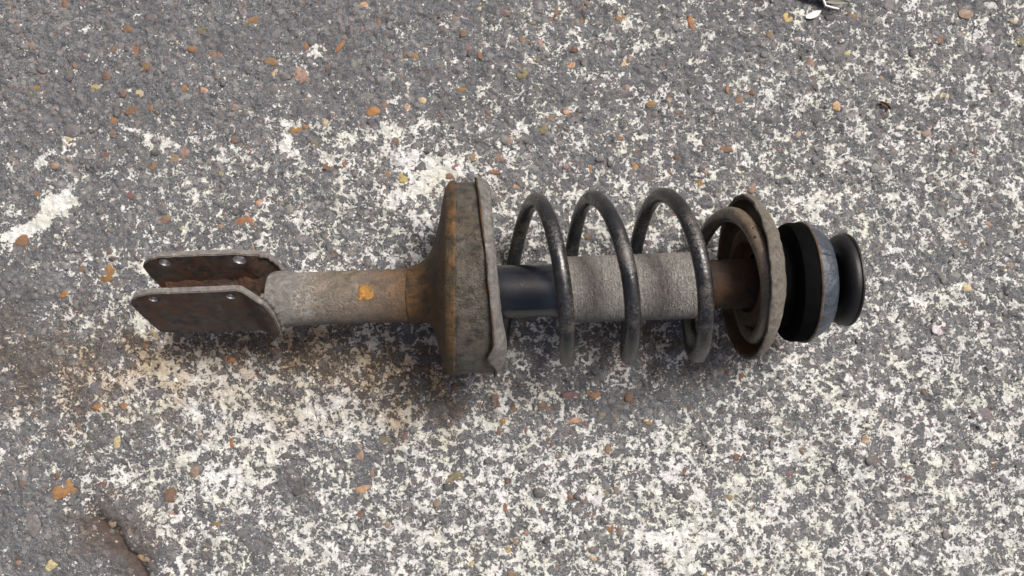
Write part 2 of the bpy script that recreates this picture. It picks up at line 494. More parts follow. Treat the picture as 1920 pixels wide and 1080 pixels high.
PMESH = [pebble_mesh(s) for s in range(12)]
pcount = 0
taken = []


def add_pebble(px, py, lw, lh, an, rgb, rise=None, clean=True):
    global pcount
    p = at(px, py)
    s = CAM_H / FPX
    o = bpy.data.objects.new('pebble', PMESH[pcount % len(PMESH)])
    pcount += 1
    a, b_ = lw * s * 0.56, lh * s * 0.56
    hz = min(a, b_) * 0.33
    rise = rise if rise is not None else random.uniform(0.0001, 0.0005)
    o.scale = (a, b_, hz)
    o.location = (p.x, p.y, sample(H, p.x, p.y) + rise - hz * 0.62)
    o.rotation_euler = (random.uniform(-.12, .12), random.uniform(-.12, .12), math.radians(an + random.uniform(-6, 6)))
    q = min(-1.5, sample(COV, p.x, p.y) - 1.5) if clean else sample(COV, p.x, p.y) - 0.9
    o.color = (*rgb, (max(-4.4, q) + 4.5) / 6.0)
    taken.append((px, py, max(lw, lh) / 2))
    link(o, ground)


def jit(c, k=0.18):
    f = 1 + random.uniform(-k, k)
    return tuple(max(0.01, v * f * (1 + random.uniform(-0.06, 0.06))) for v in c)


for row in PEBBLES.replace('\n', ';').split(';'):
    f = row.split()
    px, py, lw, lh, an = map(float, f[:5])
    add_pebble(px, py, lw, lh, an, jit(TONES[f[5]], 0.12))
n_named = pcount
tries = 0
while pcount < 300 and tries < 20000:
    tries += 1
    px, py = random.uniform(5, 1915), random.uniform(5, 1075)
    w = random.choice((13, 14, 15, 16, 18, 20, 24)); h_ = w * random.uniform(.65, 1.0)
    if any((px - a) ** 2 + (py - b_) ** 2 < (r + w * .7) ** 2 for a, b_, r in taken):
        continue
    if 240 < px < 1620 and 350 < py < 690 and (440 < py < 640 or px > 790):
        continue
    t = random.choice(('gr', 'gr', 'gl', 'gd', 'mv', 'gr', 'gr', 'tn', 'ol', 'gl'))
    add_pebble(px, py, w, h_, random.uniform(0, 180), jit(TONES[t]), clean=False)


def build_aggregate():
    """stones too many to pick apart one by one: small grains, and flush flat stones between the painted strands"""
    r = np.random.default_rng(5)
    V, F, C, Q = [], [], [], []
    keys = ['gr', 'gl', 'gd', 'mv', 'br', 'tn', 'o', 'pk', 'wh', 'rb', 'cr']
    base_n = 0
    for n, sub, mean, spread, lo, hi, flat, sink, qoff, pr in (
            (9000, 1, .00125, .36, .0006, .0026, .8, (.25, .7), -.1, (.27, .26, .18, .08, .03, .05, .012, .015, .08, .008, .02)),
            (1500, 2, .0034, .30, .0020, .0062, .34, (.42, .74), -1.1, (.40, .17, .24, .08, .03, .05, .002, .01, .004, .004, .004))):
        base = bmesh.new(); bmesh.ops.create_icosphere(base, subdivisions=sub, radius=1.0)
        bv = np.array([v.co[:] for v in base.verts]); bf = np.array([[v.index for v in f.verts] for f in base.faces])
        base.free()
        pts = np.stack([r.uniform(-HX + .03, HX - .03, n), r.uniform(-HY + .03, HY - .03, n)], -1)
        size = np.clip(r.lognormal(math.log(mean), spread, n), lo, hi)
        pr = np.array(pr); pr = pr / pr.sum()
        ch = r.choice(len(keys), n, p=pr)
        for i in range(n):
            x, y = pts[i]
            a = size[i]; b_ = a * r.uniform(.55, .95); t = r.uniform(0, PI); hz = b_ * flat
            if sub == 1:
                jv = bv * (1 + r.uniform(-.22, .22, (len(bv), 1)))
            else:
                ph = np.arctan2(bv[:, 1], bv[:, 0]); q1, q2, q3 = r.uniform(0, 2 * PI, 3)
                jv = bv * (1 + .13 * np.sin(2 * ph + q1) + .10 * np.sin(3 * ph + q2) + .07 * np.sin(5 * ph + q3))[:, None]
            vx = jv[:, 0] * a; vy = jv[:, 1] * b_
            w = np.stack([x + vx * math.cos(t) - vy * math.sin(t), y + vx * math.sin(t) + vy * math.cos(t),
                          sample(H, x, y) + jv[:, 2] * hz - hz * r.uniform(*sink)], -1)
            F.append(bf + base_n); V.append(w); base_n += len(bv)
            C.append(np.tile(np.array([*jit(TONES[keys[ch[i]]], .25), 1.0]), (len(bv), 1)))
            Q.append(np.full(len(bv), sample(COV, x, y) + qoff))
    me = bpy.data.meshes.new('aggregate')
    V = np.concatenate(V); F = np.concatenate(F)
    me.from_pydata(V.tolist(), [], F.tolist())
    me.polygons.foreach_set('use_smooth', [True] * len(F))
    ca = me.attributes.new('stone', 'FLOAT_COLOR', 'POINT'); ca.data.foreach_set('color', np.concatenate(C).ravel())
    qa = me.attributes.new('cover', 'FLOAT', 'POINT'); qa.data.foreach_set('value', np.concatenate(Q))
    me.materials.append(M_AGG)
    o = link(bpy.data.objects.new('aggregate', me), ground)
    o['kind'] = 'stuff'


build_aggregate()


# ------------------------------------------------------------------ materials of the strut
def crusty(name, base, base2, rust, rust_amt, dust, dust_amt, rough=0.75, metal=0.0, bump=0.0006, scale=60, spec=0.4, rings=None, chips=None, grad=None):
    """weathered metal: two base tones, rust in large patches, dried mud over it"""
    m, nt, b = new_mat(name)
    tc = nt.node('ShaderNodeTexCoord').outputs['Object']
    big = nt.noise(tc, scale * 0.35, 4, 0.6, 0.5)
    med = nt.noise(tc, scale * 1.6, 5, 0.65, 0.3, (4, 2, 1))
    fin = nt.noise(tc, scale * 9, 4, 0.7, 0, (1, 1, 5))
    c = nt.mix(nt.ramp(med, 0.38, 0.62), base, base2)
    r_ = nt.math('ADD', nt.math('MULTIPLY', big, 0.6), nt.math('MULTIPLY', med, 0.4))
    for gr_ in grad or ():
        sx = nt.node('ShaderNodeSeparateXYZ'); nt.l.new(tc, sx.inputs[0])
        gm = nt.math('MULTIPLY_ADD', nt.math('SUBTRACT', nt.math('ADD', nt.math('MULTIPLY', med, 0.6), nt.math('MULTIPLY', fin, 0.4)), 0.5), 0.16, sx.outputs[0])
        c = nt.mix(nt.ramp(gm, gr_[0], gr_[1]), c, nt.mix(nt.ramp(fin, 0.35, 0.65), gr_[2], tuple(v * .5 for v in gr_[2])))
    rm = nt.ramp(r_, 0.62 - 0.3 * rust_amt, 0.70 - 0.22 * rust_amt)
    rc = nt.mix(nt.ramp(fin, 0.35, 0.7), rust, tuple(v * 0.45 for v in rust))
    c = nt.mix(nt.math('MULTIPLY', rm, min(1, rust_amt * 1.3)), c, rc)
    d_ = nt.math('ADD', nt.math('MULTIPLY', nt.noise(tc, scale * 0.7, 5, 0.65, 0.2, (7, 3, 2)), 0.6), nt.math('MULTIPLY', fin, 0.4))
    dm = nt.ramp(d_, 0.62 - 0.3 * dust_amt, 0.72 - 0.2 * dust_amt)
    dm = nt.math('MULTIPLY', dm, min(1, dust_amt * 1.4))
    dc = nt.mix(nt.ramp(fin, 0.4, 0.68), dust, tuple(v * 0.45 for v in dust))
    c = nt.mix(dm, c, dc)
    h = nt.math('MULTIPLY_ADD', med, 0.8, nt.math('MULTIPLY', fin, 0.5))
    h = nt.math('MULTIPLY_ADD', dm, 0.6, h)
    if chips:
        cm = nt.ramp(nt.noise(tc, chips[0], 3, 0.55, 0.2, (8, 8, 2)), chips[1], chips[1] + 0.03)
        c = nt.mix(cm, c, chips[2])
        h = nt.math('MULTIPLY_ADD', cm, -0.5, h)
    if rings:
        # short broken wrinkles running round the sleeve
        mp = nt.node('ShaderNodeVectorMath', operation='MULTIPLY'); nt.l.new(tc, mp.inputs[0]); mp.inputs[1].default_value = (760, 400, 400)
        w1 = nt.noise(mp.outputs[0], 1.0, 3, 0.6, 0.6)
        mp2 = nt.node('ShaderNodeVectorMath', operation='MULTIPLY'); nt.l.new(tc, mp2.inputs[0]); mp2.inputs[1].default_value = (420, 60, 60)
        w2 = nt.noise(mp2.outputs[0], 1.0, 2, 0.5, 0.3, (4, 4, 4))
        w = nt.math('ADD', nt.math('MULTIPLY', nt.ramp(w1, 0.36, 0.56), 0.7), nt.math('MULTIPLY', nt.ramp(w2, 0.38, 0.58), 0.3))
        h = nt.math('MULTIPLY_ADD', w, 1.5, h)
        c = nt.mix(nt.math('MULTIPLY', nt.ramp(w, 0.55, 0.12), 0.55), c, tuple(v * 0.33 for v in dust))
    nt.l.new(c, b.inputs['Base Color'])
    ro = nt.math('MULTIPLY_ADD', nt.math('ADD', dm, rm), 0.5 * (0.92 - rough), rough, clamp=True)
    nt.l.new(ro, b.inputs['Roughness'])
    b.inputs['Metallic'].default_value = metal
    b.inputs['Specular IOR Level'].default_value = spec
    nt.l.new(nt.bump(h, 0.9, bump), b.inputs['Normal'])
    return m


RUST = (.22, .085, .024)
M_TUBE = crusty('muddy_tube', (.10, .08, .06), (.23, .19, .15), RUST, .28, (.30, .26, .215), .46, .75, bump=.0020, scale=62,
                grad=[(-.125, -.075, (.17, .085, .032)), (-.150, -.178, (.34, .315, .285))])
M_BRACKET = crusty('rusty_bracket', (.026, .021, .018), (.085, .064, .05), (.15, .06, .027), .58, (.21, .18, .15), .44, .55, bump=.0028, scale=85)
M_PERCH = crusty('rusty_perch', (.036, .028, .016), (.135, .085, .038), (.195, .095, .032), .56, (.21, .16, .10), .38, .6, bump=.0030, scale=70)
M_EDGE = crusty('rust_dark_edge', (.035, .022, .013), (.085, .045, .02), (.13, .055, .018), .5, (.17, .12, .08), .2, .7, bump=.0015, scale=80)
M_PAN = crusty('grimy_pan', (.032, .029, .022), (.125, .110, .09), (.12, .06, .026), .34, (.23, .195, .15), .46, .42, bump=.0026, scale=70)
M_LIP = crusty('mud_caked_lip', (.13, .12, .105), (.30, .285, .265), (.12, .065, .03), .28, (.44, .42, .39), .56, .8, bump=.0030, scale=110)
M_SPRING = crusty('chipped_black_spring', (.010, .0105, .0115), (.022, .022, .0225), (.085, .048, .025), .22, (.22, .19, .155), .33, .19, bump=.0006, scale=55, spec=.75,
                  chips=(120, .66, (.008, .0075, .007)), grad=[(.162, .188, (.20, .148, .10))])
M_BLACK = crusty('black_painted_tube', (.009, .0105, .014), (.014, .017, .023), (.10, .055, .025), .10, (.15, .125, .10), .14, .13, bump=.0002, scale=60, spec=.7)
M_SLEEVE = crusty('dusty_ribbed_sleeve', (.27, .25, .225), (.36, .34, .31), (.22, .16, .11), .18, (.40, .375, .34), .6, .88, bump=.0014, scale=80, rings=True)
M_BOOT = crusty('dark_brown_boot', (.022, .014, .010), (.048, .030, .019), (.09, .042, .018), .5, (.10, .075, .05), .25, .75, bump=.0012, scale=70)
M_SEAT = crusty('rusty_brown_seat', (.05, .033, .021), (.11, .068, .037), (.17, .07, .024), .55, (.20, .15, .10), .38, .65, bump=.0018, scale=65)
M_SEATRIM = crusty('sand_crusted_rim', (.17, .14, .11), (.35, .315, .26), (.15, .085, .045), .32, (.50, .455, .39), .56, .9, bump=.0040, scale=180)
M_RUBBER = crusty('matt_black_rubber', (.0025, .0025, .0026), (.004, .004, .004), (.03, .02, .015), .0, (.02, .018, .016), .05, .85, bump=.0003, scale=60, spec=.04)
M_RIMLINE = crusty('thin_brown_rim', (.05, .035, .026), (.12, .085, .06), (.2, .1, .04), .3, (.36, .31, .27), .4, .45, bump=.0008, scale=110)
M_RUBBER2 = crusty('worn_black_rubber', (.008, .0075, .0075), (.014, .013, .0125), (.03, .02, .015), .0, (.09, .08, .07), .14, .45, bump=.0005, scale=60, spec=.4)
M_WRAP = crusty('glossy_grey_wrap', (.028, .036, .050), (.050, .062, .082), (.05, .04, .04), .0, (.17, .185, .205), .24, .2, bump=.0024, scale=34, spec=.7)
M_STEEL = crusty('bare_steel', (.34, .34, .35), (.50, .50, .51), (.2, .12, .07), .2, (.34, .32, .29), .35, .36, metal=.8, bump=.0003, scale=120)
M_WELD = crusty('pale_weld_mud', (.20, .18, .16), (.37, .345, .32), (.18, .10, .05), .16, (.46, .435, .40), .58, .85, bump=.0030, scale=120)
M_STICKER = crusty('faded_orange_sticker', (.46, .20, .03), (.56, .26, .045), (.14, .07, .03), .5, (.30, .235, .165), .50, .7, bump=.0008, scale=260)

# ------------------------------------------------------------------ the strut: one thing
AX_Y0, AX_Z = -0.003, 0.072
strut = bpy.data.objects.new('shock_absorber', None)
col.objects.link(strut)
strut.empty_display_size = 0.05
strut.location = (0, AX_Y0, 0)
strut.rotation_euler = (0, math.radians(-1.5), math.radians(2.0))
tag(strut, 'rusty muddy car suspension strut with black coil spring lying on worn concrete', 'shock absorber')


def rings_mesh(name, rings, mat, parent=strut, seg=96, closed_ends=(False, False), wob=0.0, wfreq=30, seed=0, loop=False):
    """rings: list of functions or tuples (x, r, cy, cz) round the strut's axis (mm); x and r may be functions of the angle"""
    V, F = [], []
    n = len(rings)
    for (x, r, cy, cz) in rings:
        for k in range(seg):
            th = 2 * PI * k / seg
            xx = x(th) if callable(x) else x
            rr = r(th) if callable(r) else r
            p = Vector((xx, cy + rr * math.cos(th), cz + rr * math.sin(th))) * 0.001
            if wob:
                nn = mnoise.noise(p * wfreq + Vector((seed, 0, 0))) + 0.5 * mnoise.noise(p * wfreq * 2.7 + Vector((0, seed, 0)))
                d = Vector((0, math.cos(th), math.sin(th)))
                p += d * nn * wob * 0.001 + Vector((mnoise.noise(p * wfreq * 1.3 + Vector((0, 0, seed + 5))) * wob * 0.0008, 0, 0))
            V.append(p + Vector((0, 0, AX_Z)))
    for i in range(n if loop else n - 1):
        j = (i + 1) % n
        for k in range(seg):
            k2 = (k + 1) % seg
            F.append((i * seg + k, i * seg + k2, j * seg + k2, j * seg + k))
    if closed_ends[0]:
        F.append(tuple(range(seg)))
    if closed_ends[1]:
        F.append(tuple(range((n - 1) * seg, n * seg)))
    return sharp(mesh_obj(name, V, F, mat, parent), 38)


def lathe(name, prof, mat, parent=strut, cy=0, cz=0, **kw):
    return rings_mesh(name, [(x, r, cy, cz) for x, r in prof], mat, parent, **kw)


# ---- strut tube
prof = [(-200.5, 19), (-200, 21.5), (-199, 22.6)] + [(x, 22.6) for x in np.linspace(-196, -92, 40)] + [(-88, 22.8), (-84, 22.6)]
lathe('strut_tube', prof, M_TUBE, closed_ends=(True, False), wob=0.45, wfreq=45, seed=3)

# orange sticker on the tube
V, F = [], []
na, nxs = 12, 12
for j in range(nxs + 1):
    for i in range(na + 1):
        u, w = j / nxs, i / na
        x = -123.5 + 13 * u + 0.7 * mnoise.noise(Vector((w * 5, u, 1)))
        th = math.radians(90 - 26 + 34 * w + 2.2 * mnoise.noise(Vector((u * 5, 2, w)))) - 0.0
        r = 23.15 + 0.3 * mnoise.noise(Vector((u * 6, w * 6, 3)))
        V.append((x * .001, r * math.cos(th) * .001, AX_Z + r * math.sin(th) * .001))
for j in range(nxs):
    for i in range(na):
        if min(i, na - 1 - i, j, nxs - 1 - j) + 2.6 * mnoise.noise(Vector((i * .5, j * .5, 2.2))) < .35:
            continue
        a = j * (na + 1) + i
        F.append((a, a + 1, a + na + 2, a + na + 1))
st = mesh_obj('sticker', V, F, M_STICKER, strut)
sm_ = st.modifiers.new('thickness', 'SOLIDIFY'); sm_.thickness = 0.0004

# ---- lower spring perch: cone, pan, lip
PCY, PCZ = 12.0, 11.5


def helix(th, amp):
    """how far the seat is pushed along the axis at angle th (0 = image up, 90 deg = towards the camera)"""
    return amp * (-math.cos(th))


CONE = [(-84.5, 22.4), (-84, 24.2), (-82, 24.8), (-76, 25.2), (-71, 26.4), (-67, 29), (-63, 34), (-60, 41), (-57.4, 50), (-54.8, 60), (-52.6, 69), (-51.0, 75),
        (-49.4, 77.6), (-47.6, 79.0), (-45.6, 80.0), (-43.8, 80.5), (-42.6, 80.0), (-42.1, 79.0), (-42.0, 78.2)]
cone = []
for x, r in CONE:
    t = min(1.0, max(0.0, (x + 80) / 30)); t = t * t * (3 - 2 * t)
    cone.append(((lambda th, x=x, t=t: x + t * (-2.0 + 3.0 * math.cos(th) + 8.0 * math.sin(th))),
                 (lambda th, r=r, t=t: r * (1 + 0.012 * t * math.cos(3 * th + 1))), PCY * t, PCZ * t))
rings_mesh('perch_cone', cone, M_PERCH, wob=1.0, wfreq=55, seed=4, seg=160)
def pan_left(th):
    return -45.5 + 3.0 * math.cos(th) + 8.0 * math.sin(th)


def lip_left(th):
    # the notch for the end of the spring shows low on the camera side
    d = (th - math.radians(140) + PI) % (2 * PI) - PI
    return -20.5 - 5.0 * math.cos(th) + 7.0 * math.sin(th) - 6.0 * math.exp(-(d / .13) ** 2)


def lip_right(th):
    d = (th - math.radians(138) + PI) % (2 * PI) - PI
    return -9.0 - 4.0 * math.cos(th) + 3.0 * math.sin(th) + 2.0 * math.exp(-(d / .25) ** 2) - 6.0 * max(0, -math.cos(th)) ** 14


pan = []
for (t, r) in [(-.02, 77.5), (0, 78.6), (.06, 79.3), (.15, 79.4), (.3, 79.2), (.5, 79.1), (.7, 79.3), (.85, 79.0), (.93, 78.8), (1.03, 78.6)]:
    pan.append(((lambda th, t=t: pan_left(th) * (1 - t) + lip_left(th) * t), (lambda th, r=r: r * (1 + 0.012 * math.cos(3 * th + 1))), PCY, PCZ))
rings_mesh('perch_pan', pan, M_PAN, wob=0.5, wfreq=40, seed=5)


edge = []
for off, r in [(1.6, 78.0), (.4, 80.0), (0, 81.6), (.6, 82.7), (1.6, 82.5), (2.2, 81.4)]:
    edge.append(((lambda th, off=off: lip_left(th) + off), (lambda th, r=r: r * (1 + 0.012 * math.cos(3 * th + 1))), PCY, PCZ))
rings_mesh('perch_edge', edge, M_EDGE, wob=.8, wfreq=60, seed=6)
lip = []
for t, r in [(.08, 80.5), (.12, 82.4), (.25, 82.6), (.45, 81.8), (.65, 80.6), (.82, 79.2), (.94, 77.4), (1.0, 75.0), (1.02, 70), (.95, 62), (.7, 55), (.6, 40), (.6, 24)]:
    k = 1 if r > 50 else .3
    lip.append(((lambda th, t=t: lip_left(th) * (1 - t) + lip_right(th) * t), (lambda th, r=r: r * (1 + 0.012 * math.cos(3 * th + 1))), PCY * k, PCZ * k))
rings_mesh('perch_lip', lip, M_LIP, wob=0.6, wfreq=110, seed=6, seg=200)

# ---- black upper tube, ribbed dust sleeve, boot
lathe('damper_tube', [(-30, 22.4), (46, 22.4), (60, 22.4)], M_BLACK, seg=128)
prof = [(46.5, 22.8), (46.5, 27.0), (47.6, 27.9)]
for i, x in enumerate(np.linspace(49, 160, 150)):
    prof.append((x, 27.9 + 0.16 * math.sin(i * 2.1) + 0.1 * math.sin(i * .7)))
prof += [(161.5, 27.4), (162, 26), (162, 20)]
lathe('dust_sleeve', prof, M_SLEEVE, wob=0.16, wfreq=200, seed=9, seg=128)
lathe('piston_boot', [(161, 19), (168, 20), (172, 21.2), (176, 20), (181, 21.2), (185, 20), (190, 21.3), (196, 20.5), (210, 21)], M_BOOT, wob=.3, wfreq=60)

# ---- coil spring
SCY, SCZ = 8.5, 4.0


COIL_U = [-.4, -.15, 0, .25, .5, .75, 1, 1.25, 1.5, 1.75, 2, 2.25, 2.5, 2.75, 3, 3.25, 3.5, 3.75, 4.0, 4.2]
COIL_X = [-17, -10, -1, 23, 42, 46, 53, 70, 92, 97, 111, 128, 147, 153, 164, 184, 200, 203, 204, 205]


def coil_point(u):
    """u in turns; u = 0 behind (at the ground), .25 image up, .5 towards the camera, .75 image down"""
    a = 2 * PI * u
    i = max(0, min(len(COIL_U) - 2, int(np.searchsorted(COIL_U, u) - 1)))
    def sl(j):
        if j <= 0 or j >= len(COIL_U) - 1:
            return 0.0 if j > 0 else 30.0
        return (COIL_X[j + 1] - COIL_X[j - 1]) / (COIL_U[j + 1] - COIL_U[j - 1])
    h = COIL_U[i + 1] - COIL_U[i]; t = (u - COIL_U[i]) / h
    x = ((2 * t ** 3 - 3 * t * t + 1) * COIL_X[i] + (t ** 3 - 2 * t * t + t) * h * sl(i)
         + (-2 * t ** 3 + 3 * t * t) * COIL_X[i + 1] + (t ** 3 - t * t) * h * sl(i + 1))
    k = min(1.0, max(0.0, (u - 2.7) / .55)); k = k * k * (3 - 2 * k)
    r = 67.0 - 15.5 * k
    return Vector((x, SCY - 2.0 * k + r * math.sin(a), SCZ - 3.0 * k - r * math.cos(a))) * 0.001 + Vector((0, 0, AX_Z))


def tube_along(pts, rad, seg=18):
    V, F = [], []
    n = len(pts)
    T0 = (pts[1] - pts[0]).normalized()
    N = T0.orthogonal().normalized()
    for i, p in enumerate(pts):
        T = (pts[min(i + 1, n - 1)] - pts[max(i - 1, 0)]).normalized()
        N = (N - T * N.dot(T)).normalized()
        B = T.cross(N)
        r = rad(i / (n - 1)) if callable(rad) else rad
        for k in range(seg):
            a = 2 * PI * k / seg
            V.append(p + (N * math.cos(a) + B * math.sin(a)) * r)
    for i in range(n - 1):
        for k in range(seg):
            F.append((i * seg + k, i * seg + (k + 1) % seg, (i + 1) * seg + (k + 1) % seg, (i + 1) * seg + k))
    F.append(tuple(range(seg))); F.append(tuple(range((n - 1) * seg, n * seg)))
    return V, F


pts = [coil_point(u) for u in np.linspace(-0.35, 4.0, 560)]
V, F = tube_along(pts, 0.0063, 20)
sharp(mesh_obj('coil_spring', V, F, M_SPRING, strut), 60)

# ---- upper spring seat (a dish open to the left)
UCY, UCZ = 5.5, -3.0


def seat_x(x):
    return lambda th: x + 3.6 * math.sin(th) - 0.5 * math.cos(th)


dish = [(195.5, 67.0), (196.5, 65.2), (200, 64.2), (205, 62.5), (207.5, 59), (208, 50), (206, 45), (199, 41), (197, 37), (198, 30), (206, 26), (208, 20)]
rings_mesh('spring_seat', [(seat_x(x), r, UCY, UCZ) for x, r in dish], M_SEAT, wob=.5, wfreq=50, seed=12)
rim = [(195.8, 66.8), (195.0, 68.0), (195.6, 69.2), (197.2, 69.6), (199.6, 69.1), (202, 67.8), (204.6, 65.4), (207.6, 61), (210.6, 55), (213, 46), (214, 30)]
rings_mesh('seat_rim', [(seat_x(x), r, UCY, UCZ) for x, r in rim], M_SEATRIM, wob=1.0, wfreq=110, seed=13, seg=160)

# ---- top mount: neck, black rubber body, wrapped band, end disc
MCY, MCZ = -0.5, 0.0
lathe('mount_neck', [(208, 30), (214, 34), (229, 36)], M_RUBBER, cy=MCY, cz=MCZ)
lathe('mount_rubber', [(229.5, 20), (228.5, 38), (228.8, 46), (230.2, 48.6), (233, 49.6), (241, 49.8), (243.5, 49.2)], M_RUBBER, cy=MCY, cz=MCZ, wob=.35, wfreq=30, seed=2)
lathe('mount_rim', [(242, 48.6), (242.4, 50.4), (243.4, 50.9), (244.4, 50.4), (245, 48.8)], M_RIMLINE, cy=MCY, cz=MCZ, wob=.3, wfreq=50, seed=2)


def band_r(r, s):
    def f(th):
        d = (th - math.radians(62) + PI) % (2 * PI) - PI
        seam = -1.5 * math.exp(-(d / .02) ** 2) + .5 * math.exp(-((d - .05) / .03) ** 2)
        fold = 0.0
        for c, a in ((112, .7), (119, -.9), (124, .8), (131, -.8), (137, .7), (150, .5), (30, .5), (85, -.4)):
            d2 = (th - math.radians(c) + PI) % (2 * PI) - PI
            fold += a * math.exp(-(d2 / .05) ** 2)
        return r + (seam + fold * .8) * s
    return f


rings_mesh('mount_band', [(x, band_r(r, s), MCY, MCZ) for x, r, s in
                          [(244.4, 47.5, 0), (245, 48.8, .6), (246.5, 48.6, 1), (250, 47.2, 1), (254, 45.0, 1), (257.5, 42.6, 1), (259, 41.0, .5), (259.3, 38, 0), (259.3, 22, 0)]],
           M_WRAP, seg=200, wob=.35, wfreq=60, seed=21)
lathe('end_neck', [(259, 24), (264, 22), (270, 23)], M_RUBBER, cy=0.0, cz=0)
lathe('end_disc', [(270, 12), (269, 24), (269.3, 30), (270.4, 33.8), (272.2, 36.4), (274.2, 37.6), (276.4, 38.0), (278.2, 37.6), (279.0, 38.7), (280.4, 38.7), (281.2, 36.8), (281, 30), (280, 18)],
      M_RUBBER2, cy=0.2, cz=0, closed_ends=(True, True), wob=.2, wfreq=40, seed=31)

# ---- clevis bracket: two ears, web, wrap round the tube, holes with bare steel bores
ROLL = math.radians(35)
E = Vector((0, math.sin(ROLL), math.cos(ROLL)))
N = Vector((0, math.cos(ROLL), -math.sin(ROLL)))
EAR_LEFT = [(-298, -12), (-301, 0), (-303.5, 16), (-304.5, 26), (-304, 32), (-300.5, 37.5), (-294, 42), (-285, 45)]
EAR_RIGHT = {1: [(-222, 45), (-213, 43.5), (-207, 39.5), (-202, 33), (-198, 24), (-195, 12), (-192, 0), (-190, -12)],
             -1: [(-210, 45), (-203, 44), (-197.5, 41), (-194, 36), (-192, 28), (-191, 16), (-192, 0), (-194, -13)]}
EAR_LOW = [(-204, -15), (-250, -14.5), (-290, -14)]
HOLES = [(-283.5, 37.0), (-221.0, 37.0)]
EAR_T = 5.8


def ear_gap(x):
    k = min(1, max(0, (x + 214) / 18)); k = k * k * (3 - 2 * k)
    return 15.4 + 8.2 * k


def refine(poly, step=4.0):
    out = []
    n = len(poly)
    for i in range(n):
        a, b_ = Vector(poly[i]), Vector(poly[(i + 1) % n])
        m_ = max(1, int((b_ - a).length / step))
        for k in range(m_):
            out.append(a.lerp(b_, k / m_))
    return out


